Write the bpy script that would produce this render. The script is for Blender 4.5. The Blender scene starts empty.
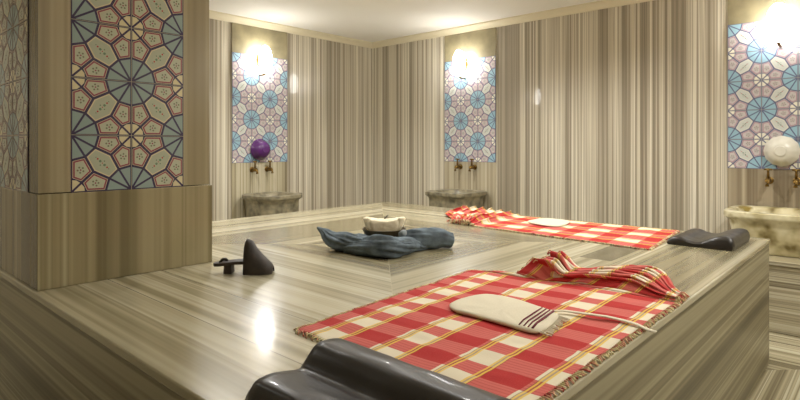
import bpy, bmesh, math, random
from mathutils import Vector, Matrix, noise
random.seed(4)
C = bpy.context.scene.collection
PT = 0.83            # height of the platform top above the floor
XW, YW = 5.90, 5.96  # far walls
X0, Y0 = -1.10, -1.15
CZ = PT + 2.20       # ceiling height
PX0, PX1, PY0, PY1 = 0.655, 4.35, 0.615, 4.18   # platform extents
U = 0.270            # size of one square tile

# ------------------------------------------------------------ node helpers
def lin(c):
    return tuple((v/12.92 if v <= .04045 else ((v+.055)/1.055)**2.4) for v in [x/255. for x in c]) + (1,)
class NT:
    def __init__(s, name):
        s.m = bpy.data.materials.new(name); s.m.use_nodes = True
        s.t = s.m.node_tree; s.b = s.t.nodes['Principled BSDF']
    def n(s, typ, **kw):
        nd = s.t.nodes.new(typ)
        for k, v in kw.items(): setattr(nd, k, v)
        return nd
    def put(s, inp, v):
        if isinstance(v, bpy.types.NodeSocket): s.t.links.new(v, inp)
        elif v is not None: inp.default_value = v
    def math(s, op, a, b=None, c=None):
        nd = s.n('ShaderNodeMath', operation=op)
        s.put(nd.inputs[0], a)
        if b is not None: s.put(nd.inputs[1], b)
        if c is not None: s.put(nd.inputs[2], c)
        return nd.outputs[0]
    def noise(s, vec=None, w=None, scale=5, detail=2, rough=.5, dims='3D'):
        nd = s.n('ShaderNodeTexNoise', noise_dimensions=dims)
        if vec is not None: s.put(nd.inputs['Vector'], vec)
        if w is not None: s.put(nd.inputs['W'], w)
        nd.inputs['Scale'].default_value = scale; nd.inputs['Detail'].default_value = detail
        nd.inputs['Roughness'].default_value = rough
        return nd.outputs[0]
    def ramp(s, fac, stops, interp='LINEAR'):
        nd = s.n('ShaderNodeValToRGB'); r = nd.color_ramp; r.interpolation = interp
        while len(r.elements) < len(stops): r.elements.new(0.5)
        for e, (p, c) in zip(r.elements, stops): e.position = p; e.color = c
        s.put(nd.inputs[0], fac); return nd.outputs[0]
    def mix(s, fac, a, b, mode='MIX'):
        nd = s.n('ShaderNodeMix', data_type='RGBA', blend_type=mode)
        s.put(nd.inputs[0], fac); s.put(nd.inputs[6], a); s.put(nd.inputs[7], b); return nd.outputs[2]
    def xyz(s, coord='Object'):
        tc = s.n('ShaderNodeTexCoord'); sp = s.n('ShaderNodeSeparateXYZ')
        s.t.links.new(tc.outputs[coord], sp.inputs[0]); return tc.outputs[coord], sp.outputs
    def comb(s, x, y, z):
        nd = s.n('ShaderNodeCombineXYZ'); s.put(nd.inputs[0], x); s.put(nd.inputs[1], y); s.put(nd.inputs[2], z)
        return nd.outputs[0]

def plain(name, col, rough=.5, metal=0, coat=0, bump=None, var=0, spec=.5, lo=.72, hi=1.15):
    N = NT(name); b = N.b
    b.inputs['Base Color'].default_value = lin(col); b.inputs['Roughness'].default_value = rough
    b.inputs['Metallic'].default_value = metal; b.inputs['Coat Weight'].default_value = coat
    b.inputs['Specular IOR Level'].default_value = spec
    vec, _ = N.xyz()
    if var:
        f = N.noise(vec=vec, scale=var, detail=4)
        c = N.ramp(f, [(.3, lin([v*lo for v in col])), (.7, lin([min(255, v*hi) for v in col]))])
        N.put(b.inputs['Base Color'], c)
    if bump:
        bn = N.n('ShaderNodeBump'); bn.inputs['Strength'].default_value = bump[1]; bn.inputs['Distance'].default_value = .004
        N.put(bn.inputs['Height'], N.noise(vec=vec, scale=bump[0], detail=4)); N.put(b.inputs['Normal'], bn.outputs[0])
    return N.m

def striped_marble(name, mode, pal, scale=9., rough=.2, coat=.5, slab=None, seed=0., vein=0.12, patch=False, centre=(2.42, 2.3875), border=None, coatr=.04, fib=.003, wv=.004, fine=.24):
    """pal: dark, mid, light, pale. mode: x / y / z = coordinate across which the bands change, or 'mitre'"""
    N = NT(name); vec, o = N.xyz()
    warp = N.math('MULTIPLY', N.math('SUBTRACT', N.noise(vec=vec, scale=.7, detail=1), .5), wv)
    sect = 0.
    if mode == 'mitre':
        dx = N.math('SUBTRACT', o[0], centre[0]); dy = N.math('SUBTRACT', o[1], centre[1])
        ax = N.math('ABSOLUTE', dx); ay = N.math('ABSOLUTE', dy)
        u = N.math('MAXIMUM', ax, ay)
        xs = N.math('GREATER_THAN', ax, ay)
        along = N.math('ADD', N.math('MULTIPLY', xs, dy), N.math('MULTIPLY', N.math('SUBTRACT', 1., xs), dx))
        sgn = N.math('ADD', N.math('MULTIPLY', xs, N.math('GREATER_THAN', dx, 0)), N.math('MULTIPLY', N.math('SUBTRACT', 1., xs), N.math('GREATER_THAN', dy, 0)))
        sect = N.math('ADD', N.math('MULTIPLY', xs, 7.3), N.math('MULTIPLY', sgn, 3.7))
    elif mode in ('x', 'y', 'z'):
        u = o['xyz'.index(mode)]
        along = o[2] if mode != 'z' else N.math('ADD', o[0], o[1])
    uw = N.math('ADD', u, warp)
    cell = 0.
    joint = None
    if slab:
        q = N.math('DIVIDE', u, slab)
        cell = N.math('MULTIPLY', N.math('FLOOR', q), 5.17)
        fr = N.math('FRACT', q)
        joint = N.math('LESS_THAN', N.math('ABSOLUTE', N.math('SUBTRACT', fr, .5)), .5 - .0022/slab)
    W = N.comb(N.math('ADD', N.math('ADD', N.math('MULTIPLY', uw, 1.), cell), sect), N.math('MULTIPLY', along, fib), seed)
    a = N.noise(vec=W, scale=scale, detail=5, rough=.72 if fine > .2 else .6)
    b2 = N.noise(vec=W, scale=scale*4.3, detail=3, rough=.6)
    c2 = N.noise(vec=W, scale=scale*.25, detail=1)
    f = N.math('ADD', N.math('ADD', N.math('MULTIPLY', a, .62), N.math('MULTIPLY', b2, fine)), N.math('MULTIPLY', c2, .48-fine))
    d, m, l, p = [lin(c) for c in pal]
    col = N.ramp(f, [(.38, d), (.45, m), (.475, d), (.505, m), (.53, l), (.548, m), (.562, p), (.58, l), (.60, m), (.63, d), (.66, l)])
    cl = N.noise(vec=vec, scale=2.2, detail=6, rough=.6)
    col = N.mix(N.math('MULTIPLY', cl, vein), col, m)
    if patch:   # one dark slab set in the lighter bands
        msk = None
        for sock, lo, hi in ((o[0], patch[0], patch[1]), (o[1], patch[2], patch[3])):
            t = N.math('MULTIPLY', N.math('GREATER_THAN', sock, lo), N.math('LESS_THAN', sock, hi))
            msk = t if msk is None else N.math('MULTIPLY', msk, t)
        col = N.mix(N.math('MULTIPLY', msk, .8), col, lin((88, 82, 58)))
    if joint is not None:
        col = N.mix(joint, lin((120, 112, 90)), col)
    if border:
        for bw in border:
            j = N.math('LESS_THAN', N.math('ABSOLUTE', N.math('SUBTRACT', u, bw)), .0025)
            col = N.mix(N.math('MULTIPLY', j, .8), col, lin((96, 88, 66)))
        j = N.math('LESS_THAN', N.math('ABSOLUTE', N.math('SUBTRACT', ax, ay)), .002)
        col = N.mix(N.math('MULTIPLY', j, .7), col, lin((190, 182, 150)))
    N.put(N.b.inputs['Base Color'], col)
    N.b.inputs['Roughness'].default_value = rough
    N.b.inputs['Coat Weight'].default_value = coat; N.b.inputs['Coat Roughness'].default_value = coatr
    return N.m

WALLPAL = [(132, 122, 104), (172, 162, 142), (212, 204, 182), (236, 230, 212)]
DARKPAL = [(92, 84, 62), (128, 118, 88), (158, 148, 114), (178, 169, 134)]
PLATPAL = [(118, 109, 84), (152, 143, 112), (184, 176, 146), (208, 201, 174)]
M = {}
M['wall_x'] = striped_marble('marble_wall_left', 'x', WALLPAL, 5.2, .3, .25, slab=None, seed=1.3)
M['wall_y'] = striped_marble('marble_wall_right', 'y', WALLPAL, 5.2, .3, .25, slab=None, seed=6.1)
M['strip_y'] = striped_marble('marble_column_right', 'y', [(120, 108, 88), (160, 148, 124), (190, 180, 154), (206, 198, 172)], 2.2, .25, .3, fine=.08, seed=9.2)
M['strip_x'] = striped_marble('marble_column_left', 'x', [(128, 118, 94), (166, 156, 128), (196, 187, 158), (214, 206, 180)], 6., .25, .4, seed=3.2)
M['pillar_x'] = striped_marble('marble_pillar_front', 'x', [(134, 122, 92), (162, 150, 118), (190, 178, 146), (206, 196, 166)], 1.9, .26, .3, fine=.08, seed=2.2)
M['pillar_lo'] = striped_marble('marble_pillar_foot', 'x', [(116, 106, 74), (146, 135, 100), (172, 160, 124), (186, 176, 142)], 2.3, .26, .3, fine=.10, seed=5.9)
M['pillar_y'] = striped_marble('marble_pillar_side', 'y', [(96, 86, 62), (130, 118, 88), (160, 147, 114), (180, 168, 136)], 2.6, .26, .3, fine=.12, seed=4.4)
M['plat_side'] = striped_marble('marble_platform_side_shaded', 'z', [(72, 65, 44), (106, 97, 70), (142, 133, 104), (170, 162, 132)], 3.2, .36, .15, fine=.12, seed=7.7, coatr=.15)  # darker than the top slab: shade on the flanks painted into the stone
M['bench'] = striped_marble('marble_bench', 'z', [(92, 84, 66), (140, 130, 106), (180, 171, 142), (198, 190, 164)], 5., .25, .4, seed=8.8)
M['floor'] = striped_marble('marble_floor', 'mitre', [(84, 76, 58), (142, 132, 104), (186, 178, 148), (208, 202, 176)], 4.2, .25, .4, seed=1.9)
M['travertine'] = plain('travertine', (150, 140, 108), .4, bump=(30, .1), var=5, lo=.86, hi=1.08)
M['ceiling'] = plain('ceiling_plaster', (248, 245, 236), .8)
M['cornice'] = plain('cornice_plaster', (226, 216, 186), .6)
M['grey_onyx'] = plain('grey_marble', (140, 132, 108), .35, coat=.2, var=12, lo=.6)
M['brass'] = plain('aged_brass', (136, 108, 58), .35, metal=.9, var=40)
M['rubber'] = plain('black_vinyl', (40, 36, 31), .36, bump=(60, .05), coat=.1)
M['dark_wood'] = plain('dark_wood', (56, 44, 34), .55, var=25)
M['dark_leather'] = plain('dark_leather', (50, 42, 34), .6, var=30, bump=(50, .2))
M['blue_cloth'] = plain('blue_grey_cloth', (104, 116, 124), .9, var=14, bump=(90, .6), spec=.2)
M['pale_cloth'] = plain('pale_grey_cloth', (150, 158, 160), .9, spec=.2)
M['cream_cloth'] = plain('cream_cloth', (244, 234, 206), .9, bump=(60, .6), spec=.2)
M['white_cloth'] = plain('white_cotton', (222, 214, 190), .9, bump=(160, .3), spec=.2)
M['bowl_wood'] = plain('dark_bowl', (78, 66, 40), .4, var=12)
M['purple'] = plain('purple_plastic', (88, 36, 108), .25, coat=.4)
M['dark_iron'] = plain('dark_iron', (40, 36, 30), .5)
# onyx basin, cream with brown clouds
N = NT('cream_onyx'); vec, o = N.xyz()
f = N.noise(vec=vec, scale=4.2, detail=3, rough=.5)
N.put(N.b.inputs['Base Color'], N.ramp(f, [(.34, lin((112, 96, 48))), (.43, lin((190, 178, 136))), (.56, lin((226, 218, 184))), (.64, lin((150, 132, 70)))]))
N.b.inputs['Roughness'].default_value = .28; N.b.inputs['Coat Weight'].default_value = .4; M['onyx'] = N.m
# translucent white plastic
N = NT('white_plastic'); N.b.inputs['Base Color'].default_value = lin((232, 228, 212)); N.b.inputs['Roughness'].default_value = .25
N.b.inputs['Transmission Weight'].default_value = .15; M['white_plastic'] = N.m
# lamp glass
N = NT('lamp_glass'); N.b.inputs['Base Color'].default_value = (1, 1, 1, 1)
N.b.inputs['Emission Color'].default_value = (1, .975, .945, 1); N.b.inputs['Emission Strength'].default_value = 14; M['lamp'] = N.m
# tile colours
TC = dict(line=(58, 48, 84), blue=(152, 172, 170), cream=(226, 216, 178), pink=(150, 78, 96), pale=(196, 200, 178), green=(112, 136, 112), red=(176, 58, 60), hexa=(188, 194, 172), seam=(190, 184, 160))
for k, c in TC.items(): M['t_'+k] = plain('tile_'+k, c, .22, coat=.5)
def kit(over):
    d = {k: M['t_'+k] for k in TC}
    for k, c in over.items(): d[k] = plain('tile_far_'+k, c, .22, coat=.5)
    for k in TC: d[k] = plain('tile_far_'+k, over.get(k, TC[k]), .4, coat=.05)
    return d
TILE_ORDER = list(TC)

# plaid cloth: uv in metres
def plaid(name, pu, pv, du=0., dv=0.):
    N = NT(name); tc = N.n('ShaderNodeUVMap'); sp = N.n('ShaderNodeSeparateXYZ'); N.t.links.new(tc.outputs[0], sp.inputs[0])
    fu = N.math('FRACT', N.math('ADD', N.math('DIVIDE', sp.outputs[0], pu), du)); fv = N.math('FRACT', N.math('ADD', N.math('DIVIDE', sp.outputs[1], pv), dv))
    red, pinkw, cream, yel, dk = lin((178, 8, 18)), lin((190, 40, 40)), lin((226, 216, 190)), lin((226, 190, 66)), lin((70, 52, 30))
    a = N.math('LESS_THAN', fu, .46); b = N.math('LESS_THAN', fv, .50)
    mx = N.math('MAXIMUM', a, b)
    pin = N.math('LESS_THAN', N.math('FRACT', N.math('MULTIPLY', fu, 11)), .3)
    pink = N.mix(N.math('MULTIPLY', pin, .45), lin((202, 96, 88)), lin((168, 44, 46)))
    col = N.mix(N.math('MULTIPLY', a, b), N.mix(mx, cream, pink), red)
    ylm = N.ramp(fv, [(0, (0,)*4), (.50, (1,)*4), (.525, (0,)*4), (.55, (1,)*4), (.575, (0,)*4), (.87, (1,)*4), (.895, (0,)*4), (.92, (1,)*4), (.945, (0,)*4)], 'CONSTANT')
    dlm = N.ramp(fv, [(0, (0,)*4), (.485, (1,)*4), (.50, (0,)*4), (.525, (1,)*4), (.55, (0,)*4), (.895, (1,)*4), (.92, (0,)*4), (.945, (1,)*4), (.96, (0,)*4)], 'CONSTANT')
    col = N.mix(N.math('MULTIPLY', ylm, .85), col, yel)
    col = N.mix(N.math('MULTIPLY', dlm, .6), col, lin((120, 70, 30)))
    thr = N.noise(vec=tc.outputs[0], scale=260, detail=2)
    col = N.mix(N.math('MULTIPLY', thr, .07), col, lin((250, 238, 214)))
    N.put(N.b.inputs['Base Color'], col); N.b.inputs['Roughness'].default_value = .85; N.b.inputs['Specular IOR Level'].default_value = .2
    bn = N.n('ShaderNodeBump'); bn.inputs['Strength'].default_value = .35; bn.inputs['Distance'].default_value = .002
    N.put(bn.inputs['Height'], N.noise(vec=tc.outputs[0], scale=120, detail=3)); N.put(N.b.inputs['Normal'], bn.outputs[0])
    return N.m

# ------------------------------------------------------------ object helpers
def tag(o, label=None, cat=None, group=None, kind=None):
    if label: o['label'] = label
    if cat: o['category'] = cat
    if group: o['group'] = group
    if kind: o['kind'] = kind
    return o
def thing(name, label, cat, loc, group=None):
    o = bpy.data.objects.new(name, None); C.objects.link(o); o.location = loc; o.empty_display_size = .05
    return tag(o, label, cat, group)
def link(name, bm, mats, parent=None, smooth=False, off=None):
    """bm in world coordinates; moved into the parent's frame (parents carry location only)"""
    if parent is not None:
        r = parent; t = Vector(r.location)
        while r.parent: r = r.parent; t += r.location
        bmesh.ops.translate(bm, verts=bm.verts, vec=-t)
    me = bpy.data.meshes.new(name); bm.normal_update(); bm.to_mesh(me); bm.free()
    for m in (mats if isinstance(mats, (list, tuple)) else [mats]): me.materials.append(m)
    o = bpy.data.objects.new(name, me); C.objects.link(o)
    if parent is not None: o.parent = parent
    if smooth:
        for p in me.polygons: p.use_smooth = True
    return o
def shade(o, ang=40):
    me = o.data
    for p in me.polygons: p.use_smooth = True
    me.set_sharp_from_angle(angle=math.radians(ang)); return o
def bevel(o, w=.004, s=2):
    m = o.modifiers.new('bevel', 'BEVEL'); m.width = w; m.segments = s; m.limit_method = 'ANGLE'; return o
def box(bm, x0, x1, y0, y1, z0, z1):
    v = [bm.verts.new(p) for p in ((x0,y0,z0),(x1,y0,z0),(x1,y1,z0),(x0,y1,z0),(x0,y0,z1),(x1,y0,z1),(x1,y1,z1),(x0,y1,z1))]
    for f in ((0,3,2,1),(4,5,6,7),(0,1,5,4),(1,2,6,5),(2,3,7,6),(3,0,4,7)): bm.faces.new([v[i] for i in f])
    return bm
def boxm(*a): return box(bmesh.new(), *a)
def loft(bm, rings, cap0=True, cap1=True, closed=True):
    vs = [[bm.verts.new(p) for p in r] for r in rings]
    n = len(vs[0])
    for a, b in zip(vs, vs[1:]):
        for i in range(n if closed else n-1):
            j = (i+1) % n; bm.faces.new((a[i], a[j], b[j], b[i]))
    if cap0: bm.faces.new(vs[0][::-1])
    if cap1: bm.faces.new(vs[-1])
    return bm
def tube(bm, pts, rad, n=10):
    pts = [Vector(p) for p in pts]; rings = []
    for i, p in enumerate(pts):
        d = (pts[min(i+1, len(pts)-1)] - pts[max(i-1, 0)]).normalized()
        up = Vector((0, 0, 1)) if abs(d.z) < .9 else Vector((1, 0, 0))
        a = d.cross(up).normalized(); b = d.cross(a).normalized()
        r = rad[i] if isinstance(rad, (list, tuple)) else rad
        rings.append([p + (a*math.cos(t) + b*math.sin(t))*r for t in [2*math.pi*k/n for k in range(n)]])
    loft(bm, rings); bmesh.ops.recalc_face_normals(bm, faces=bm.faces); return bm
def lathe(bm, prof, origin, axis, n=32, a=1., b=1.):
    """prof: list of (radius, height along axis)"""
    axis = Vector(axis).normalized(); up = Vector((0,0,1)) if abs(axis.z) < .9 else Vector((1,0,0))
    e1 = axis.cross(up).normalized(); e2 = axis.cross(e1).normalized()
    if abs(e2.z) > .5 and e2.z < 0: e2 = -e2
    o = Vector(origin)
    rings = [[o + axis*h + (e1*math.cos(t)*a + e2*math.sin(t)*b)*r for t in [2*math.pi*k/n for k in range(n)]] for r, h in prof]
    loft(bm, rings); bmesh.ops.recalc_face_normals(bm, faces=bm.faces); return bm

def struct(name, bm, m, label=None, bev=0):
    o = link(name, bm, m)
    if bev: bevel(o, bev)
    return tag(o, label, None, None, 'structure')

# ------------------------------------------------------------ room shell
TH = .2
struct('floor', boxm(X0-TH, XW+TH, Y0-TH, YW+TH, -.1, 0), M['floor'])
struct('ceiling', boxm(X0-TH, XW+TH, Y0-TH, YW+TH, CZ, CZ+.1), M['ceiling'])
struct('wall_left', boxm(X0, XW, YW, YW+TH, 0, CZ), M['wall_x'])
struct('wall_right', boxm(XW, XW+TH, Y0, YW, 0, CZ), M['wall_y'])
struct('wall_near_left', boxm(X0-TH, X0, Y0, YW, 0, CZ), M['wall_y'])
struct('wall_near_right', boxm(X0, XW, Y0-TH, Y0, 0, CZ), M['wall_x'])
# stepped cornice under the ceiling
def cornice(name, p0, p1, inward):
    p0, p1, d = Vector(p0), Vector(p1), Vector(inward)
    prof = [(0, 0), (.075, 0), (.075, -.018), (.055, -.03), (.03, -.05), (.018, -.075), (0, -.08)]
    bm = bmesh.new()
    loft(bm, [[q + d*a + Vector((0, 0, CZ + b)) for a, b in prof] for q in (p0, p1)])
    bmesh.ops.recalc_face_normals(bm, faces=bm.faces)
    struct(name, bm, M['cornice'])
cornice('trim_1', (X0, YW, 0), (XW, YW, 0), (0, -1, 0))
cornice('trim_2', (XW, YW, 0), (XW, Y0, 0), (-1, 0, 0))
cornice('trim_3', (X0, Y0, 0), (XW, Y0, 0), (0, 1, 0))
cornice('trim_4', (X0, Y0, 0), (X0, YW, 0), (1, 0, 0))

# ------------------------------------------------------------ marble pillar standing on the platform's edge
PLX0, PLX1, PLY0, PLY1 = .675, 1.460, 2.712, 3.80
TB = PT + .412       # bottom of every tile panel
w = boxm(PLX0, PLX1, PLY0, PLY1, TB+.004, CZ)
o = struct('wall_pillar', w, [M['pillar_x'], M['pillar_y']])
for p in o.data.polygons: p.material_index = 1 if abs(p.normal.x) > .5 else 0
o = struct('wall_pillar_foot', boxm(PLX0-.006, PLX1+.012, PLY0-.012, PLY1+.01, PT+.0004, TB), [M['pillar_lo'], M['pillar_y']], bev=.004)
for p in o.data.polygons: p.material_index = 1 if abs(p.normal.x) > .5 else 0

# ------------------------------------------------------------ geometric tile panels
def clip(poly, w, h):
    def cut(pl, f, inter):
        out = []
        for i in range(len(pl)):
            a, b = pl[i-1], pl[i]
            fa, fb = f(a), f(b)
            if (fa >= 0) != (fb >= 0):
                t = fa/(fa-fb); out.append((a[0]+(b[0]-a[0])*t, a[1]+(b[1]-a[1])*t))
            if fb >= 0: out.append(b)
        return out
    for f in (lambda p: p[0], lambda p: w-p[0], lambda p: p[1], lambda p: h-p[1]):
        poly = cut(poly, f, None)
        if len(poly) < 3: return None
    return poly
def inset(poly, d):
    n = len(poly); out = []
    A = sum(poly[i-1][0]*poly[i][1]-poly[i][0]*poly[i-1][1] for i in range(n))
    if A < 0: poly = poly[::-1]
    for i in range(n):
        p0, p1, p2 = [Vector(poly[k % n]) for k in (i-1, i, i+1)]
        d1 = (p1-p0).normalized(); d2 = (p2-p1).normalized()
        n1 = Vector((-d1.y, d1.x)); n2 = Vector((-d2.y, d2.x))
        k = d/(1+n1.dot(n2)); q = p1 + (n1+n2)*k; out.append((q.x, q.y))
    return out
def tile_panel(origin, uax, vax, nrm, wu, hu, mats, U=U):
    """a panel wu x hu tiles; the flat pattern is laid in thin glaze layers on one slab"""
    bm = bmesh.new(); o = Vector(origin); ua, va, nn = Vector(uax)*U, Vector(vax)*U, Vector(nrm)
    T = .003
    order = {k: i for i, k in enumerate(TILE_ORDER)}
    q = [o, o+ua*wu, o+ua*wu+va*hu, o+va*hu]
    loft(bm, [[p + nn*.001 for p in q], [p + nn*T for p in q]])
    def add(poly, key, layer):
        pl = clip(poly, wu, hu)
        if not pl: return
        A = abs(sum(pl[i-1][0]*pl[i][1]-pl[i][0]*pl[i-1][1] for i in range(len(pl))))
        if A < 1e-5: return
        vs = [bm.verts.new(o + ua*x + va*y + nn*(T + .00035*layer)) for x, y in pl]
        f = bm.faces.new(vs); f.material_index = order[key]; f.normal_update()
        if f.normal.dot(nn) < 0: f.normal_flip()
    Rb, Rc, dh = .44, .235, .50
    s2 = math.sqrt(.5)
    lw = .022
    def dot(cx, cy, r, key, layer, n=6, ph=0):
        add([(cx+r*math.cos(ph+2*math.pi*k/n), cy+r*math.sin(ph+2*math.pi*k/n)) for k in range(n)], key, layer)
    for i in range(-1, int(wu)+2):
        for j in range(-1, int(hu)+2):
            P = lambda a, b: (i+a, j+b)
            if (i+j) % 2 == 0:
                for k in range(8):
                    a0, a1 = k*math.pi/4, (k+1)*math.pi/4
                    add(inset([P(0,0), P(Rc*math.cos(a0), Rc*math.sin(a0)), P(Rc*1.03*math.cos((a0+a1)/2), Rc*1.03*math.sin((a0+a1)/2)), P(Rc*math.cos(a1), Rc*math.sin(a1))], lw*.8), 'cream', 1)
                    base = [(Rc, 0), (1-Rb, 0), (1-Rb*math.cos(math.pi/6), Rb*.5), (dh*s2, dh*s2), (Rc*s2, Rc*s2)]
                    if k % 2: base = [(b, a) for a, b in base]
                    qd = k//2; cs, sn = [(1,0),(0,1),(-1,0),(0,-1)][qd]
                    pent = [P(a*cs-b*sn, a*sn+b*cs) for a, b in base]
                    p1 = inset(pent, lw); add(p1, 'cream', 1)
                    p2 = inset(pent, lw+.008); add(p2, 'pink', 2)
                    p3 = inset(pent, lw+.036); add(p3, 'cream', 3)
                    p4 = inset(pent, lw+.041); add(p4, 'pale', 4)
                    cx = sum(p[0] for p in pent)/5; cy = sum(p[1] for p in pent)/5
                    for z in range(5):
                        an = 2*math.pi*z/5 + a0
                        dot(cx+.048*math.cos(an), cy+.048*math.sin(an), .019, 'green', 5, 5, an)
                        dot(cx+.047*math.cos(an), cy+.047*math.sin(an), .007, 'red', 6, 4, an)
                    dot(cx, cy, .016, 'pink', 5, 6)
            else:
                for k in range(12):
                    a0, a1 = k*math.pi/6, (k+1)*math.pi/6
                    add(inset([P(0,0), P(Rb*math.cos(a0), Rb*math.sin(a0)), P(Rb*math.cos(a1), Rb*math.sin(a1))], lw*.8), 'blue', 1)
            # the long hexagon in the middle of each square
            hx = [(dh*s2, dh*s2), (1-Rb*math.cos(math.pi/6), Rb*.5), (1-Rb*.5, Rb*math.cos(math.pi/6)), (1-dh*s2, 1-dh*s2), (Rb*.5, 1-Rb*math.cos(math.pi/6)), (1-Rb*math.cos(math.pi/6), 1-Rb*.5)]
            hx[4] = (Rb*.5, 1-Rb*math.cos(math.pi/6)); hx[5] = (1-1+Rb*.5, 1-Rb*math.cos(math.pi/6))
            hx = [(dh*s2, dh*s2), (1-Rb*.866, Rb*.5), (1-Rb*.5, Rb*.866), (1-dh*s2, 1-dh*s2), (Rb*.866, 1-Rb*.5), (Rb*.5, 1-Rb*.866)]
            if (i+j) % 2: hx = [(1-a, b) for a, b in hx]
            hx = [P(a, b) for a, b in hx]
            add(inset(hx, lw), 'cream', 1); add(inset(hx, lw+.02), 'hexa', 2)
            sg = -1 if (i+j) % 2 == 0 else 1
            for t, kk, r in ((-.11, 'red', .018), (.11, 'red', .018), (-.05, 'green', .026), (.05, 'green', .026), (0, 'red', .012), (-.15, 'green', .012), (.15, 'green', .012)):
                dot(i+.5+t*s2, j+.5+sg*t*s2, r, kk, 3, 5)
            for t in (-.05, .05):
                dot(i+.5-t*s2, j+.5+sg*t*s2, .014, 'green', 3, 5)
    for i in range(1, int(wu)+1):
        if i < wu: add([(i-.004, 0), (i+.004, 0), (i+.004, hu), (i-.004, hu)], 'seam', 7)
    for j in range(1, int(hu)+1):
        if j < hu: add([(0, j-.004), (wu, j-.004), (wu, j+.004), (0, j+.004)], 'seam', 7)
    return bm
near = [M['t_'+k] for k in TILE_ORDER]
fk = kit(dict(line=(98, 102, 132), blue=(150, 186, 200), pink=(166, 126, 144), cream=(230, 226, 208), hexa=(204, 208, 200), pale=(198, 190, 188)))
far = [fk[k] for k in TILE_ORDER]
def put_panel(label, *a):
    t = thing('tile_panel', label, 'tile panel', a[0], 'geometric tile panels'); 
    link('tile_field', tile_panel(*a), a[6], t); return t
put_panel('tall patterned tile panel on the front face of the near marble pillar', (.800, PLY0, TB), (1,0,0), (0,0,1), (0,-1,0), 2, 6, near, .258)
put_panel('patterned tile panel on the side face of the pillar at far left edge', (PLX0, 3.632, TB), (0,-1,0), (0,0,1), (-1,0,0), 3, 6, near, .258)
LXC, CYC, RYC = 3.905, 4.135, .765      # column centres
BX = .95
PWD = 3*U
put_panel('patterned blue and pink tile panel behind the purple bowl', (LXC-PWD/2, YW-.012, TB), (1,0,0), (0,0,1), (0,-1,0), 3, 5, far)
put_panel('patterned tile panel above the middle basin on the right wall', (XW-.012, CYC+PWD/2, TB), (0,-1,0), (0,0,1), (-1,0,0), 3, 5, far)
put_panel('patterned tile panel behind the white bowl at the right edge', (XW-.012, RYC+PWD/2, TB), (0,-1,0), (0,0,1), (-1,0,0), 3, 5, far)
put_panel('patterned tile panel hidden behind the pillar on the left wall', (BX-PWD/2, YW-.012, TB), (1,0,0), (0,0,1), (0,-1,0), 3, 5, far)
# slabs of other stone above and below each panel (same column)
k = 5
TT = TB + 5*U
for cxx in (LXC, BX):
    struct('trim_%d' % k, boxm(cxx-PWD/2, cxx+PWD/2, YW-.012, YW, TT, CZ-.08), M['travertine']); k += 1
    struct('trim_%d' % k, boxm(cxx-PWD/2, cxx+PWD/2, YW-.012, YW, 0, TB), M['strip_x']); k += 1
for cyy in (CYC, RYC):
    struct('trim_%d' % k, boxm(XW-.012, XW, cyy-PWD/2, cyy+PWD/2, TT, CZ-.08), M['travertine']); k += 1
    struct('trim_%d' % k, boxm(XW-.012, XW, cyy-PWD/2, cyy+PWD/2, 0, TB), M['strip_y']); k += 1

# ------------------------------------------------------------ the heated platform
t = thing('marble_platform', 'large square striped marble platform in the middle of the steam room', 'platform', ((PX0+PX1)/2, (PY0+PY1)/2, 0))
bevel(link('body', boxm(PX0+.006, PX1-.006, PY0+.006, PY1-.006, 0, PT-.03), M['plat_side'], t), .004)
bm = boxm(PX0, PX1, PY0, PY1, PT-.03, PT)
# object coordinates of the slab are relative to the platform's centre
M['plat_top'] = striped_marble('marble_platform_top', 'mitre', PLATPAL, 2.3, .27, .4, fine=.10, seed=2.7, border=(1.55, 1.30), centre=(0, 0), patch=(.42, .90, -1.27, -1.09), coatr=.11, fib=.012, wv=.02)
o = bevel(link('top_slab', bm, [M['plat_top']], t), .006, 3)

# ------------------------------------------------------------ wall lamps
def lamp(label, p, nrm, glare=True):
    nrm = Vector(nrm); p = Vector(p)
    t = thing('wall_lamp', label, 'lamp', p, 'oval wall lamps')
    side = nrm.cross(Vector((0,0,1)))
    lathe_prof = [(.001, 0), (.055, 0), (.055, .012), (.04, .02), (.022, .035), (.001, .035)]
    bp = bmesh.new(); lathe(bp, lathe_prof, p, nrm, 24, .8, 1.5); shade(link('back_plate', bp, M['brass'], t))
    g = bmesh.new(); n = 14
    prof = [(max(.001, .092*math.sin(math.pi*i/n)), .115*(1-math.cos(math.pi*i/n))*.5 + .09) for i in range(n+1)]
    lathe(g, prof, p, nrm, 28, 1., 1.9); link('glass_shade', g, M['lamp'], t, True)
    f = bmesh.new(); tube(f, [p + nrm*.01 + Vector((0,0,-.185)), p + nrm*.10 + Vector((0,0,-.19)), p + nrm*.16 + Vector((0,0,-.17))], .012, 8); link('bracket', f, M['brass'], t, True)
    return t
LZ = PT + 1.70
lamp('glowing oval wall lamp above the purple bowl on the left wall', (LXC-.03, YW-.013, LZ), (0,-1,0))
lamp('glowing oval wall lamp above the middle basin, the most glaring', (XW-.013, CYC+.06, LZ), (-1,0,0))
lamp('glowing oval wall lamp above the white bowl at the right edge', (XW-.013, RYC-.01, LZ), (-1,0,0))
lamp('oval wall lamp behind the pillar, seen only mirrored in the right wall', (BX, YW-.013, LZ), (0,-1,0))
for x in (.95, 3.9): lamp('added unseen fill lamp on the wall behind the viewer', (x, Y0+.001, LZ), (0,1,0))  # unseen lamps added for fill light from behind the camera

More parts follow.
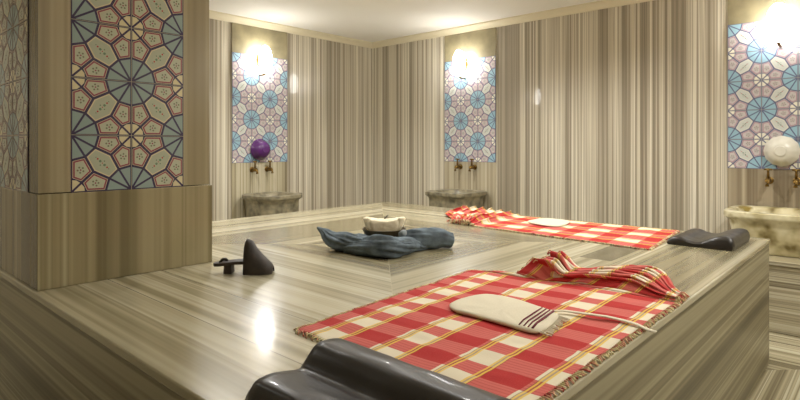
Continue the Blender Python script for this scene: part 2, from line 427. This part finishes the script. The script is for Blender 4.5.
def fill_spot(label, x, y, power):  # out-of-view spots added to brighten the platform and walls
    t = thing('added_fill_spot', label, 'fill light', (x, y, CZ-.03), 'added overhead fill spots')
    b = bmesh.new(); lathe(b, [(.085, .03), (.085, .022), (.060, .012), (.060, .03)], (x, y, CZ-.03), (0,0,1), 32); shade(link('trim_ring', b, M['cornice'], t))
    l = bpy.data.lights.new('spot', 'SPOT'); l.energy = power; l.color = (1, .98, .945); l.spot_size = math.radians(150); l.spot_blend = .6; l.shadow_soft_size = .06
    lo = bpy.data.objects.new('spot', l); C.objects.link(lo); lo.parent = t; lo.location = (0, 0, .0)
for x, y, e in ((2.4, -.4, 18), (4.0, -.3, 55), (2.7, 2.3, 16), (4.2, 2.2, 45), (2.4, 4.3, 45), (3.9, 3.9, 50), (0.0, 4.6, 20)):
    fill_spot('added unseen fill spot under the ceiling', x, y, e*1.0)

# ------------------------------------------------------------ basins
def superring(c, a, b, z, ax, n=48, e=3.2, flat=None):
    """c centre (x,y); a half width along the wall, b half depth; ax 0 = wall runs along x, 1 = along y"""
    out = []
    for k in range(n):
        t = 2*math.pi*k/n; ct, st = math.cos(t), math.sin(t)
        p = a*math.copysign(abs(ct)**(2/e), ct); q = b*math.copysign(abs(st)**(2/e), st)
        out.append(Vector((c[0]+p, c[1]+q, z)) if ax == 0 else Vector((c[0]+q, c[1]+p, z)))
    return out
def basin(label, c, ax, a, b, z0, z1, mat, prof, ear, e=3.2):
    t = thing('stone_basin', label, 'basin', (c[0], c[1], z0), 'marble wash basins')
    H = z1-z0; bm = bmesh.new(); rings = []
    for s, zz in prof: rings.append(superring(c, a*s, b*s, z0+H*zz, ax, e=e))
    # rim and bowl
    for da, zz, ee in ((.0, 1., e), (.012, 1.0, e), (.055, 1.0, e), (.07, .97, 2.6), (.085, .85, 2.4), (.12, .6, 2.2), (.19, .42, 2), (.26, .36, 2)):
        if da == 0: continue
        rings.append(superring(c, a*prof[-1][0]-da, b*prof[-1][0]-da, z0+H*zz, ax, e=ee))
    loft(bm, rings); bmesh.ops.recalc_face_normals(bm, faces=bm.faces)
    shade(link('bowl', bm, mat, t), 50)
    # small spout ear at one end of the rim
    if ear:
        ex = c[ax]+ear*(a+.03) if ax == 0 else c[1]+ear*(a+.03)
        bm = bmesh.new(); 
        cc = (c[0]+ear*(a+.015), c[1]-.06) if ax == 0 else (c[0]-.06, c[1]+ear*(a+.015))
        loft(bm, [superring(cc, .05, .045, z1-.055, ax, 16, 3), superring(cc, .06, .05, z1-.03, ax, 16, 3), superring(cc, .06, .05, z1-.006, ax, 16, 3), superring(cc, .045, .038, z1-.006, ax, 16, 3), superring(cc, .03, .025, z1-.02, ax, 16, 3)])
        bmesh.ops.recalc_face_normals(bm, faces=bm.faces); shade(link('spout', bm, mat, t))
    return t
BT = .557
P1 = [(.84, 0), (.86, .03), (.87, .3), (.88, .66), (.90, .78), (.96, .83), (1., .86), (1.005, .9), (1., .98)]
P2 = [(.64, 0), (.70, .015), (.73, .06), (.80, .25), (.86, .5), (.89, .68), (.895, .76), (.96, .82), (1., .85), (1.005, .9), (1.0, .98)]
def bench(label, x0, x1, y0, y1):
    t = thing('stone_bench', label, 'bench', ((x0+x1)/2, (y0+y1)/2, 0), 'stone benches under the basins')
    bevel(link('block', boxm(x0+.02, x1, y0+.02, y1-.02, 0, BT-.035) if x1 > XW-.1 else boxm(x0+.02, x1-.02, y0+.02, y1, 0, BT-.035), M['bench'], t), .004)
    bevel(link('top_slab', boxm(x0, x1, y0, y1, BT-.035, BT), M['bench'], t), .006)
WX, WY = XW-.0125, YW-.0125
bench('striped marble bench carrying the cream basin at the right edge', 5.07, WX, -.35, 1.42)
bench('striped marble bench carrying the middle basin, behind the platform', 5.07, WX, 3.45, 4.85)
bench('striped marble bench carrying the basin on the left wall', 3.2, 4.6, 5.12, WY)
basin('grey marble basin against the left wall below the purple bowl', (LXC-.055, WY-.33), 0, .315, .325, BT, PT+.035, M['grey_onyx'], P1, 1)
basin('grey marble basin against the right wall behind the far plaid towel', (WX-.33, CYC-.03), 1, .315, .325, BT, PT+.05, M['grey_onyx'], P1, 1, 5.)
basin('veined cream onyx basin below the white bowl at the right edge', (WX-.34, .72), 1, .385, .335, BT, PT+.075, M['onyx'], P2, 0, 4.2)

# ------------------------------------------------------------ brass taps
def faucet(label, p, nrm):
    p, nrm = Vector(p), Vector(nrm); side = nrm.cross(Vector((0,0,1)))
    t = thing('brass_tap', label, 'tap', p, 'brass wall taps')
    b = bmesh.new(); lathe(b, [(.001, 0), (.034, 0), (.034, .006), (.022, .012), (.001, .012)], p, nrm, 20); shade(link('flange', b, M['brass'], t))
    b = bmesh.new(); tube(b, [p+nrm*.01, p+nrm*.04, p+nrm*.07, p+nrm*.10, p+nrm*.115+Vector((0,0,-.012)), p+nrm*.12+Vector((0,0,-.035)), p+nrm*.12+Vector((0,0,-.05))], [.016, .018, .026, .022, .016, .014, .017], 12); link('body', b, M['brass'], t, True)
    b = bmesh.new(); tube(b, [p+nrm*.07+Vector((0,0,.015)), p+nrm*.07+Vector((0,0,.085)), p+nrm*.07+Vector((0,0,.102))], [.013, .009, .016], 10)
    tube(b, [p+nrm*.07+Vector((0,0,.100))-side*.03, p+nrm*.07+Vector((0,0,.104)), p+nrm*.07+Vector((0,0,.100))+side*.03], [.009, .007, .009], 8); link('handle', b, M['brass'], t, True)
    return t
TZ = PT+.325
faucet('left of the two brass taps under the purple bowl', (LXC-.13, WY, TZ), (0,-1,0))
faucet('right of the two brass taps under the purple bowl', (LXC+.09, WY, TZ), (0,-1,0))
faucet('left of the two brass taps above the middle basin', (WX, CYC+.14, TZ+.02), (-1,0,0))
faucet('right of the two brass taps above the middle basin', (WX, CYC-.09, TZ+.02), (-1,0,0))
faucet('brass tap left below the white bowl at the right edge', (WX, .84, TZ-.015), (-1,0,0))
faucet('brass tap right below the white bowl at the right edge', (WX, .635, TZ-.015), (-1,0,0))

# ------------------------------------------------------------ wash bowls leaning on the taps
def wash_bowl(name, label, p, nrm, r, depth, mat, open_out, flute=0):
    p, nrm = Vector(p), Vector(nrm)
    t = thing(name, label, 'bowl', p - Vector((0,0,r)), None)
    bm = bmesh.new(); s = 1 if open_out else -1; o = p - nrm*(s*depth/2)
    side = nrm.cross(Vector((0,0,1))); up = Vector((0,0,1)); n = 48; th = .004
    prof = [(.001, 0), (.35, 0), (.48, .03), (.72, .25), (.88, .60), (.97, .93), (1.04, 1.), (1.04, 1.03), (.95, .99), (.85, .62), (.69, .29), (.46, .09), (.34, .05), (.001, .05)]
    rings = []
    for rr, h in prof:
        ring = []
        for k in range(n):
            a = 2*math.pi*k/n; q = rr*r*(1+(flute*math.cos(12*a) if rr > .6 else 0))
            ring.append(o + nrm*(s*h*depth) + (side*math.cos(a)+up*math.sin(a))*q)
        rings.append(ring)
    loft(bm, rings); bmesh.ops.recalc_face_normals(bm, faces=bm.faces); shade(link('bowl_shell', bm, mat, t), 60)
    bm = bmesh.new(); lathe(bm, [(.30*r, -.006*s), (.36*r, -.006*s), (.36*r, .001*s), (.30*r, .001*s)], o, nrm, 32)
    link('foot_ring', bm, mat, t, True)
    return t
wash_bowl('wash_bowl', 'purple plastic wash bowl resting on the taps of the left wall', (LXC-.03, WY-.09, PT+.577), (0,-1,0), .130, .12, M['purple'], False)
wash_bowl('wash_bowl', 'white fluted plastic wash bowl resting on taps at the right edge', (WX-.075, .745, PT+.575), (-1,0,0), .130, .08, M['white_plastic'], False, .02)

# ------------------------------------------------------------ plaid towels
def sm(x): x = max(0., min(1., x)); return x*x*(3-2*x)
def towel(name, label, corners, Lf, Wd, Lb, bw, nf, hfun, mat, seed, ns=240, nt=90, squeeze=0.):
    """corners P00,P01 (s=0, t=0/1) P10,P11 (where the flat part ends); Lf flat length, Wd width,
    Lb cloth length gathered in the folds, bw(t): plan depth of the gathered part, hfun(t,q): fold height"""
    P00, P01, P10, P11 = [Vector(c) for c in corners]
    bm = bmesh.new(); uvl = bm.loops.layers.uv.new('UVMap'); g = []; uvs = {}
    for i in range(ns+1):
        q = i/ns
        row = []
        for j in range(nt+1):
            t = j/nt
            smat = q*(Lf+Lb)
            A = P00.lerp(P01, t); B = P10.lerp(P11, t); d = (B-A).normalized()
            if smat <= Lf:
                p = A.lerp(B, smat/Lf)
                z = .0060 + .0045*noise.noise(Vector((smat*9, t*7, seed))) + .0022*noise.noise(Vector((smat*22, t*9, seed+4)))
                x, y = p.x, p.y
                w = .006*noise.noise(Vector((smat*6, seed*3, t*2)))
                x += w*.5; y += w*(1 if j in (0, nt) else .2)
            else:
                b = (smat-Lf)/Lb
                ph = nf*2*math.pi*b + .9*noise.noise(Vector((t*3.1, b*2, seed+2)))
                off = bw(t)*b - .018*math.sin(2*ph)*sm(b*6) + .02*sm(b*4)*noise.noise(Vector((t*2.5, b*3, seed+9)))
                t2 = t*(1-squeeze*sm(b*5)); B = P10.lerp(P11, t2)
                p = B + d*off
                hh = hfun(t, b)
                z = .005 + hh*(.5-.5*math.cos(ph)) + .010*sm(b*5)*(1+noise.noise(Vector((t*8, b*9, seed))))
                x, y = p.x, p.y
            row.append(bm.verts.new((x, y, PT+z))); uvs[row[-1]] = (smat, t*Wd)
        g.append(row)
    for i in range(ns):
        for j in range(nt):
            f = bm.faces.new((g[i][j], g[i+1][j], g[i+1][j+1], g[i][j+1]))
            for lp in f.loops: lp[uvl].uv = uvs[lp.vert]
    bmesh.ops.recalc_face_normals(bm, faces=bm.faces)
    if sum(f.normal.z for f in bm.faces) < 0: bmesh.ops.reverse_faces(bm, faces=bm.faces)
    edges = {'t0': [g[i][0].co.copy() for i in range(ns+1)], 't1': [g[i][nt].co.copy() for i in range(ns+1)], 's0': [v.co.copy() for v in g[0]], 's1': [v.co.copy() for v in g[ns]]}
    t = thing(name, label, 'towel', (P00.x, P00.y, PT), 'red plaid towels')
    o = link('cloth', bm, mat, t, True)
    m = o.modifiers.new('thick', 'SOLIDIFY'); m.thickness = .0022; m.offset = 1
    # knotted fringe
    rnd = random.Random(seed); fr = bmesh.new(); cen = (P00+P01+P10+P11)/4
    for key in ('t0', 't1', 's0'):
        E = edges[key]; ntot = int(sum((a-b).length for a, b in zip(E, E[1:]))/.012)
        for k in range(ntot):
            u = (k+.5)/ntot*(len(E)-1); i = int(u); p = E[i].lerp(E[min(i+1, len(E)-1)], u-i)
            if key == 't0': out = (P00-P01).normalized()
            elif key == 't1': out = (P01-P00).normalized()
            else: out = (P00-P10).normalized()
            ln = .013 + .010*rnd.random(); sd = Vector((-out.y, out.x))*rnd.uniform(-.012, .012)
            pts = [p+Vector((0,0,.001)), p+Vector((out.x*ln*.5, out.y*ln*.5, .002)), Vector((p.x+out.x*ln+sd.x, p.y+out.y*ln+sd.y, max(PT+.002, p.z-.01)))]
            tube(fr, pts, [.0028, .0022, .0030], 5)
    tag(link('fringe', fr, M['fringe'], t, True), kind='stuff')
    return t
N = NT('fringe_thread'); vec, o = N.xyz()
N.put(N.b.inputs['Base Color'], N.ramp(N.noise(vec=vec, scale=45, detail=1), [(.30, lin((176, 70, 60))), (.36, lin((214, 160, 130))), (.5, lin((220, 204, 150))), (.62, lin((232, 222, 180)))], 'CONSTANT'))
N.b.inputs['Roughness'].default_value = .9; M['fringe'] = N.m
M['plaid1'] = plaid('red_plaid_near', .172, .251, .474, .752)
M['plaid2'] = plaid('red_plaid_far', .30, .30, .1, .1)
def h1(t, b):
    spikes = .068*sm((t-.80)*9)*(.45+.55*abs(math.sin(b*8+.6)))
    return (.012 + .034*sm(t*2.6)*(1-.35*sm((t-.55)*4)) + spikes)*sm((b-.05)*7)*(1-.45*sm((b-.7)*3))
def BW(t): return .10 + .36*sm((t+.02)*2.8)*(1-.62*sm((t-.45)*3)) + .10*sm((t-.85)*6)
towel('plaid_towel', 'red and cream plaid towel in front, far end bunched in folds, carrying a mitt',
      [(1.12, .638, 0), (1.11, 1.475, 0), (2.30, .638, 0), (2.22, 1.545, 0)], 1.17, .88, 1.0,
      BW, 9, h1, M['plaid1'], 3, squeeze=.37)
def h2(t, b): return (.045+.02*math.sin(t*5+b*3))*sm(b*6)*(.5+.5*sm(t*4))*(1-.3*b)
towel('plaid_towel', 'red and cream plaid towel at the back, carrying a small white mitt',
      [(3.39, 1.085, 0), (4.27, 1.17, 0), (3.48, 2.38, 0), (4.22, 2.40, 0)], 1.36, .86, .8,
      lambda t: .28+.34*sm(t*1.5), 7, h2, M['plaid2'], 8)

# ------------------------------------------------------------ bath mitts
def mitt(label, pts, th, stripes, zb, closed_end=0):
    """pts: closed outline (x,y) listed around"""
    cx = sum(p[0] for p in pts)/len(pts); cy = sum(p[1] for p in pts)/len(pts)
    t = thing('bath_mitt', label, 'mitt', (cx, cy, zb), 'white bath mitts')
    # smooth outline
    P = [Vector((p[0], p[1])) for p in pts]
    for _ in range(3):
        Q = []
        for i in range(len(P)):
            a, b = P[i], P[(i+1) % len(P)]; Q += [a*.75+b*.25, a*.25+b*.75]
        P = Q
    c = Vector((cx, cy)); rings = []
    for s, z in ((.97, 0), (1., .25), (1., .6), (.96, .9), (.85, 1.0), (.55, 1.06), (.2, 1.1)):
        rings.append([Vector((c.x+(p.x-c.x)*s, c.y+(p.y-c.y)*s, zb+th*z*(1+.25*noise.noise(Vector((p.x*12*s, p.y*12, 3)))))) for p in P])
    bm = bmesh.new(); loft(bm, rings); bmesh.ops.recalc_face_normals(bm, faces=bm.faces)
    link('cloth_body', bm, M['white_cloth'], t, True); return t
ZM = PT+.012
mt = mitt('cream cotton bath mitt with dark striped cuff on the near towel', [(1.60, 1.20), (1.645, 1.252), (1.72, 1.262), (1.82, 1.252), (1.885, 1.20), (1.87, 1.04), (1.825, .905), (1.795, .87), (1.61, .84), (1.58, .87), (1.595, .99), (1.60, 1.11)], .014, True, ZM)
SX, SY = .05, .04
for k, q in enumerate((0, .016, .032, .050)):
    bm = bmesh.new(); y = .885+q
    pts = [Vector((1.598+.05*q, y-.012, ZM+.0145)), Vector((1.65, y, ZM+.0165)), Vector((1.75, y+.012, ZM+.0165)), Vector((1.814+.2*q, y+.022, ZM+.0145))]
    tube(bm, pts, .0028 if k else .0042, 6); s_ = link('cuff_stripe', bm, M['stripe_red'] if 'stripe_red' in M else M.setdefault('stripe_red', plain('dark_red_thread', (110, 44, 56), .9)), mt, True)
bm = bmesh.new(); rnd = random.Random(2)
for k in range(20):
    f = k/19; x = 1.60+.20*f; y = .84+.03*f
    tube(bm, [(x, y+.012, ZM+.007), (x-.002, y-.006, ZM+.006), (x+rnd.uniform(-.012, .012), y-.02-.01*rnd.random(), ZM+.001)], .0028, 5)
link('cuff_fringe', bm, M['white_cloth'], mt, True)
bm = bmesh.new()   # flat hanging strap trailing to the platform edge
path = [(1.825, .94, ZM+.004), (1.86, .89, ZM+.008), (1.885, .82, ZM+.006), (1.90, .75, ZM+.007), (1.90, .69, ZM+.006), (1.895, .645, ZM+.004), (1.89, .615, ZM-.003), (1.885, .58, ZM-.005)]
loft(bm, [[Vector(p)+Vector(q) for q in ((-.010, 0, 0), (.010, 0, 0), (.010, 0, .003), (-.010, 0, .003))] for p in path]); bmesh.ops.recalc_face_normals(bm, faces=bm.faces)
link('hanging_strap', bm, M['white_cloth'], mt, True)
mitt('small plain white mitt lying on the far towel', [(3.84, 2.13), (3.92, 2.19), (4.12, 2.16), (4.17, 2.12), (4.16, 1.95), (4.10, 1.90), (3.86, 1.85), (3.79, 1.88), (3.78, 1.96)], .012, False, ZM)

# ------------------------------------------------------------ contoured vinyl pillows
def pillow(label, c, ax_len, L, W, prof, flip=1):
    """prof: heights across the width (u 0..1); ax_len 'y' or 'x'"""
    t = thing('contoured_pillow', label, 'pillow', (c[0], c[1], PT), 'black contoured pillows')
    def top(u):
        n = len(prof)-1; k = min(int(u*n), n-1); f = u*n-k
        p0, p1, p2, p3 = prof[max(k-1,0)], prof[k], prof[k+1], prof[min(k+2, n)]
        return .5*((2*p1)+(-p0+p2)*f+(2*p0-5*p1+4*p2-p3)*f*f+(-p0+3*p1-3*p2+p3)*f**3)
    bm = bmesh.new(); rings = []; nu = 60; nl = 26
    for i in range(nl+1):
        v = i/nl; e = min(v, 1-v)*L; sh = 1 - max(0, 1-e/.022)**2*.35; ins = max(0, .018*(1-math.sqrt(max(0, 1-(1-min(1, e/.018))**2))))
        ring = []
        for k in range(nu):   # top
            u = k/(nu-1); eu = min(u, 1-u)*W; r = math.sqrt(max(0, 1-(1-min(1, eu/.022))**2))
            h = top(u); z = h*(.45+.55*r)*(1 - .30*(1-min(1, math.sqrt(min(1, e/.02))))) + .002*noise.noise(Vector((u*6, v*9, 1)))
            ring.append((u*W - W/2, z))
        for k in range(nu):   # bottom
            u = 1-k/(nu-1); eu = min(u, 1-u)*W
            ring.append(((u*W-W/2)*(1-.03), .001))
        y = (v-.5)*L
        sc = 1 - .03*(1-min(1, e/.02))
        rings.append([(Vector((c[0]+flip*a*sc, c[1]+y, PT+z)) if ax_len == 'y' else Vector((c[0]+y, c[1]+flip*a*sc, PT+z))) for a, z in ring])
    loft(bm, rings); bmesh.ops.recalc_face_normals(bm, faces=bm.faces)
    bmesh.ops.remove_doubles(bm, verts=bm.verts, dist=.0004)
    shade(link('cushion', bm, M['rubber'], t), 60)
    return t
PROF = [.034, .050, .050, .036, .030, .038, .060, .076, .078, .066]
pillow('black contoured vinyl pillow at the near end of the front towel', (.845, .835), 'y', .57, .32, [.060, .074, .079, .079, .077, .073, .069, .066, .070, .096, .111, .115, .115, .112, .106, .094, .078], 1)
pillow('black contoured vinyl pillow near the right corner, at the back towel end', (3.925, .885), 'x', .50, .375, PROF, -1)

# ------------------------------------------------------------ blue cloth bundle
t = thing('cloth_bundle', 'crumpled blue-grey towel bundle in the middle of the platform', 'towel', (2.36, 2.18, PT))
def cat(P, f):
    n = len(P)-1; k = min(int(f*n), n-1); u = f*n-k
    a, b, c, d = P[max(k-1, 0)], P[k], P[k+1], P[min(k+2, n)]
    return .5*((2*b)+(c-a)*u+(2*a-5*b+4*c-d)*u*u+(3*b-a-3*c+d)*u**3)
def cloth_roll(bm, pts, rad, seed, amp=.28, squash=.9, twist=1.2, nr=44, ns_=56):
    """a twisted length of towelling: long soft folds run along it"""
    P = [Vector((a, b, PT+c)) for a, b, c in pts]; rings = []
    for i in range(nr+1):
        f = i/nr; c = cat(P, f); d = (cat(P, min(1, f+.02))-cat(P, max(0, f-.02))).normalized()
        a_ = d.cross(Vector((0,0,1))).normalized(); b_ = a_.cross(d).normalized(); r = cat(rad, f)
        if i in (0, nr): r *= .35
        ring = []
        for k in range(ns_):
            an = 2*math.pi*k/ns_; tw = an + twist*f
            q = Vector((math.cos(tw)*1.7, math.sin(tw)*1.7, f*2.2+seed))
            m = 1 + amp*(2.2*abs(noise.noise(q)) - .5) + amp*.5*(abs(noise.noise(q*2.3)) - .2)
            p = c + (a_*math.cos(an) + b_*math.sin(an)*squash)*(r*m)
            p.z = max(p.z, PT+.0012+.0004*math.sin(k)); ring.append(p)
        rings.append(ring)
    loft(bm, rings)
bm = bmesh.new()
cloth_roll(bm, [(2.105, 2.60, .125), (2.112, 2.545, .10), (2.124, 2.465, .062), (2.158, 2.363, .050), (2.165, 2.22, .045)], [.006, .024, .055, .060, .050], 1.3)
cloth_roll(bm, [(2.235, 2.53, .03), (2.22, 2.42, .045), (2.22, 2.30, .045), (2.25, 2.22, .03)], [.03, .055, .055, .04], 5.1)
cloth_roll(bm, [(2.132, 2.378, .025), (2.14, 2.243, .042), (2.165, 2.11, .056), (2.266, 2.075, .052), (2.44, 2.085, .03)], [.03, .05, .064, .060, .03], 2.7, amp=.34)
cloth_roll(bm, [(2.33, 2.17, .03), (2.43, 2.165, .052), (2.507, 2.11, .062), (2.585, 2.045, .062), (2.665, 2.00, .045)], [.035, .062, .070, .068, .045], 7.9, amp=.2)
cloth_roll(bm, [(2.20, 2.07, .06), (2.29, 2.07, .066), (2.40, 2.09, .04), (2.50, 2.06, .02)], [.03, .045, .04, .015], 11.2)
# the layer lying under the bowl
loft(bm, [[Vector((2.36+w*.20*math.cos(a)*(1+.1*math.sin(3*a)), 2.26+w*.17*math.sin(a), PT+z)) for a in [2*math.pi*k/40 for k in range(40)]] for w, z in ((.97, .001), (1., .008), (1., .018), (.95, .026), (.5, .030))])
bmesh.ops.recalc_face_normals(bm, faces=bm.faces)
link('folded_cloth', bm, M['blue_cloth'], t, True)
bm = bmesh.new(); bmesh.ops.create_icosphere(bm, subdivisions=3, radius=.024, matrix=Matrix.Translation((2.353, 2.125, PT+.105)))
for v in bm.verts: v.co += (v.co-Vector((2.353, 2.125, PT+.105)))*.4*noise.noise(v.co*40)
link('cloth_knot', bm, M['pale_cloth'], t, True)
# dark round bowl with cream cloth inside
BC = (2.37, 2.29); BZ = PT+.047
t = thing('dark_bowl', 'shallow dark bowl filled with cream cloth, set in the blue towel', 'bowl', (BC[0], BC[1], BZ))
bm = bmesh.new(); lathe(bm, [(.001, 0), (.08, 0), (.11, .02), (.128, .06), (.133, .075), (.128, .075), (.118, .055), (.10, .03), (.001, .03)], (BC[0], BC[1], BZ), (0,0,1), 40)
shade(link('bowl_shell', bm, M['bowl_wood'], t), 50)
t2 = thing('cream_cloth', 'folded cream cloth with two upturned corners, inside the dark bowl', 'cloth', (BC[0], BC[1], BZ+.03))
bm = bmesh.new(); rt = Vector((.69, -.73, 0)); fw = Vector((.73, .69, 0)); cc = Vector((BC[0], BC[1], BZ))
def cl(pts, w, h, bm=bm):
    loft(bm, [[Vector(p)+rt*a*w[i]+fw*b*w[i]*.8 for a, b in ((-1,-.6),(-.6,-1),(.6,-1),(1,-.6),(1,.6),(.6,1),(-.6,1),(-1,.6))] for i, p in enumerate(pts)])
def sq(k, n=28, e=4.):
    an = 2*math.pi*k/n; return (math.copysign(abs(math.cos(an))**(2/e), math.cos(an)), math.copysign(abs(math.sin(an))**(2/e), math.sin(an)))
loft(bm, [[cc+Vector((0,0,z + (.010*a*a if z > .1 else 0)))+rt*a*w+fw*b*w*.62 for a, b in [sq(k) for k in range(28)]] for w, z in ((.085, .035), (.098, .065), (.104, .09), (.108, .118), (.098, .128), (.05, .122), (.02, .118))])
for sg in (-1, 1):   # corners folded outwards
    for q, dz, yy in ((0, 0, -.035), (.006, -.008, .02)):
        b0 = cc + rt*sg*(.082) + fw*yy + Vector((0, 0, .06+dz))
        loft(bm, [[b0 + up_ + rt*sg*(o_ + a*w) + fw*b*.026 for a, b in ((-1,-1),(1,-.8),(1,.8),(-1,1))] for up_, o_, w in ((Vector((0,0,0)), 0, .022), (Vector((0,0,.04)), .008, .026), (Vector((0,0,.072)), .020+q, .027), (Vector((0,0,.088)), .022+q, .020))])
bmesh.ops.recalc_face_normals(bm, faces=bm.faces)
o = link('folded_cloth', bm, M['cream_cloth'], t2, True); m = o.modifiers.new('s', 'SUBSURF'); m.levels = m.render_levels = 2
tx = bpy.data.textures.new('creases', 'CLOUDS'); tx.noise_scale = .02
m = o.modifiers.new('d', 'DISPLACE'); m.texture = tx; m.strength = .010; m.texture_coords = 'LOCAL'
t3 = thing('dark_twig', 'tiny dark hook standing up from the cream cloth', 'hook', tuple(cc+Vector((0,0,.108))))
bm = bmesh.new(); c0 = cc+fw*.05+Vector((0,0,.10)); tube(bm, [c0-rt*.02, c0-rt*.005+Vector((0,0,.012)), c0+rt*.006+Vector((0,0,.03)), c0+rt*.022+Vector((0,0,.048))], [.004, .005, .004, .003], 8)
link('stem', bm, M['dark_iron'], t3, True)

# ------------------------------------------------------------ wooden bath clog
t = thing('bath_clog', 'dark wooden bath clog with tall toe strap beside the pillar', 'clog', (1.43, 2.36, PT))
hd = Vector((.674, -.738, 0)).normalized(); sd = Vector((.738, .674, 0)).normalized(); h0 = Vector((1.350, 2.460, PT))   # heel tip, heading to the toe
def CP(a, b, z): return h0 + hd*a + sd*b + Vector((0,0,z))
bm = bmesh.new(); rings = []
for a, w, z in ((.0, .012, .052), (.008, .026, .051), (.03, .036, .053), (.07, .036, .058), (.11, .034, .062), (.17, .038, .064), (.21, .044, .056), (.25, .042, .038), (.275, .030, .024), (.285, .012, .018)):
    rings.append([CP(a, -w, z-.016), CP(a, w, z-.016), CP(a, w, z), CP(a, -w, z)])
loft(bm, rings); bmesh.ops.recalc_face_normals(bm, faces=bm.faces); o = link('sole', bm, M['dark_wood'], t); bevel(o, .004)
bm = bmesh.new(); loft(bm, [[CP(a0, -.028, z), CP(a1, -.028, z), CP(a1, .028, z), CP(a0, .028, z)] for a0, a1, z in ((.053, .094, 0.0005), (.056, .09, .044))]); bmesh.ops.recalc_face_normals(bm, faces=bm.faces); bevel(link('heel_block', bm, M['dark_wood'], t), .003)
bm = bmesh.new(); loft(bm, [[CP(a0, -.036, z), CP(a1, -.036, z), CP(a1, .036, z), CP(a0, .036, z)] for a0, a1, z in ((.225, .275, 0.0005), (.21, .26, .026))]); bmesh.ops.recalc_face_normals(bm, faces=bm.faces); bevel(link('toe_block', bm, M['dark_wood'], t), .003)
bm = bmesh.new(); cr = []   # the strap: an arch over the toes, tall at the instep and sloping to the tip
for a, w, z1 in ((.128, .052, .155), (.135, .056, .168), (.16, .058, .160), (.18, .058, .125), (.205, .056, .095), (.23, .052, .07), (.252, .044, .05), (.262, .03, .035)):
    a += .027
    outer = [CP(a, w*math.cos(u), max(.002, z1*math.sin(u)**.8)) for u in [math.pi*k/14 for k in range(15)]]
    inner = [CP(a, (w-.006)*math.cos(u), max(.002, (z1-.008)*math.sin(u)**.8)) for u in [math.pi*k/14 for k in range(14, -1, -1)]]
    cr.append(outer+inner)
loft(bm, cr); bmesh.ops.recalc_face_normals(bm, faces=bm.faces); shade(link('toe_strap', bm, M['dark_leather'], t), 60)
bm = bmesh.new(); tube(bm, [CP(.03, -.012, .052), CP(.045, -.004, .068), CP(.055, .004, .066), CP(.065, .008, .058)], [.006, .008, .008, .005], 8); link('heel_tab', bm, M['dark_leather'], t, True)

# ------------------------------------------------------------ camera
cam = bpy.data.cameras.new('camera'); co = bpy.data.objects.new('camera', cam); C.objects.link(co)
cam.sensor_width = 36; cam.lens = 543.16/800*36; cam.shift_y = -54/800; cam.clip_start = .02
R = Matrix(((.6736, 0, -.7391), (-.7391, 0, -.6736), (0, 1, 0)))
co.matrix_world = Matrix.Translation((0, 0, PT+.62)) @ R.to_4x4()
bpy.context.scene.camera = co
w = bpy.data.worlds.new('world'); w.use_nodes = True; w.node_tree.nodes['Background'].inputs[0].default_value = (.02, .02, .02, 1); bpy.context.scene.world = w
vs = bpy.context.scene.view_settings
vs.view_transform = 'Standard'; vs.look = 'None'; vs.gamma = 1; vs.exposure = 1.35
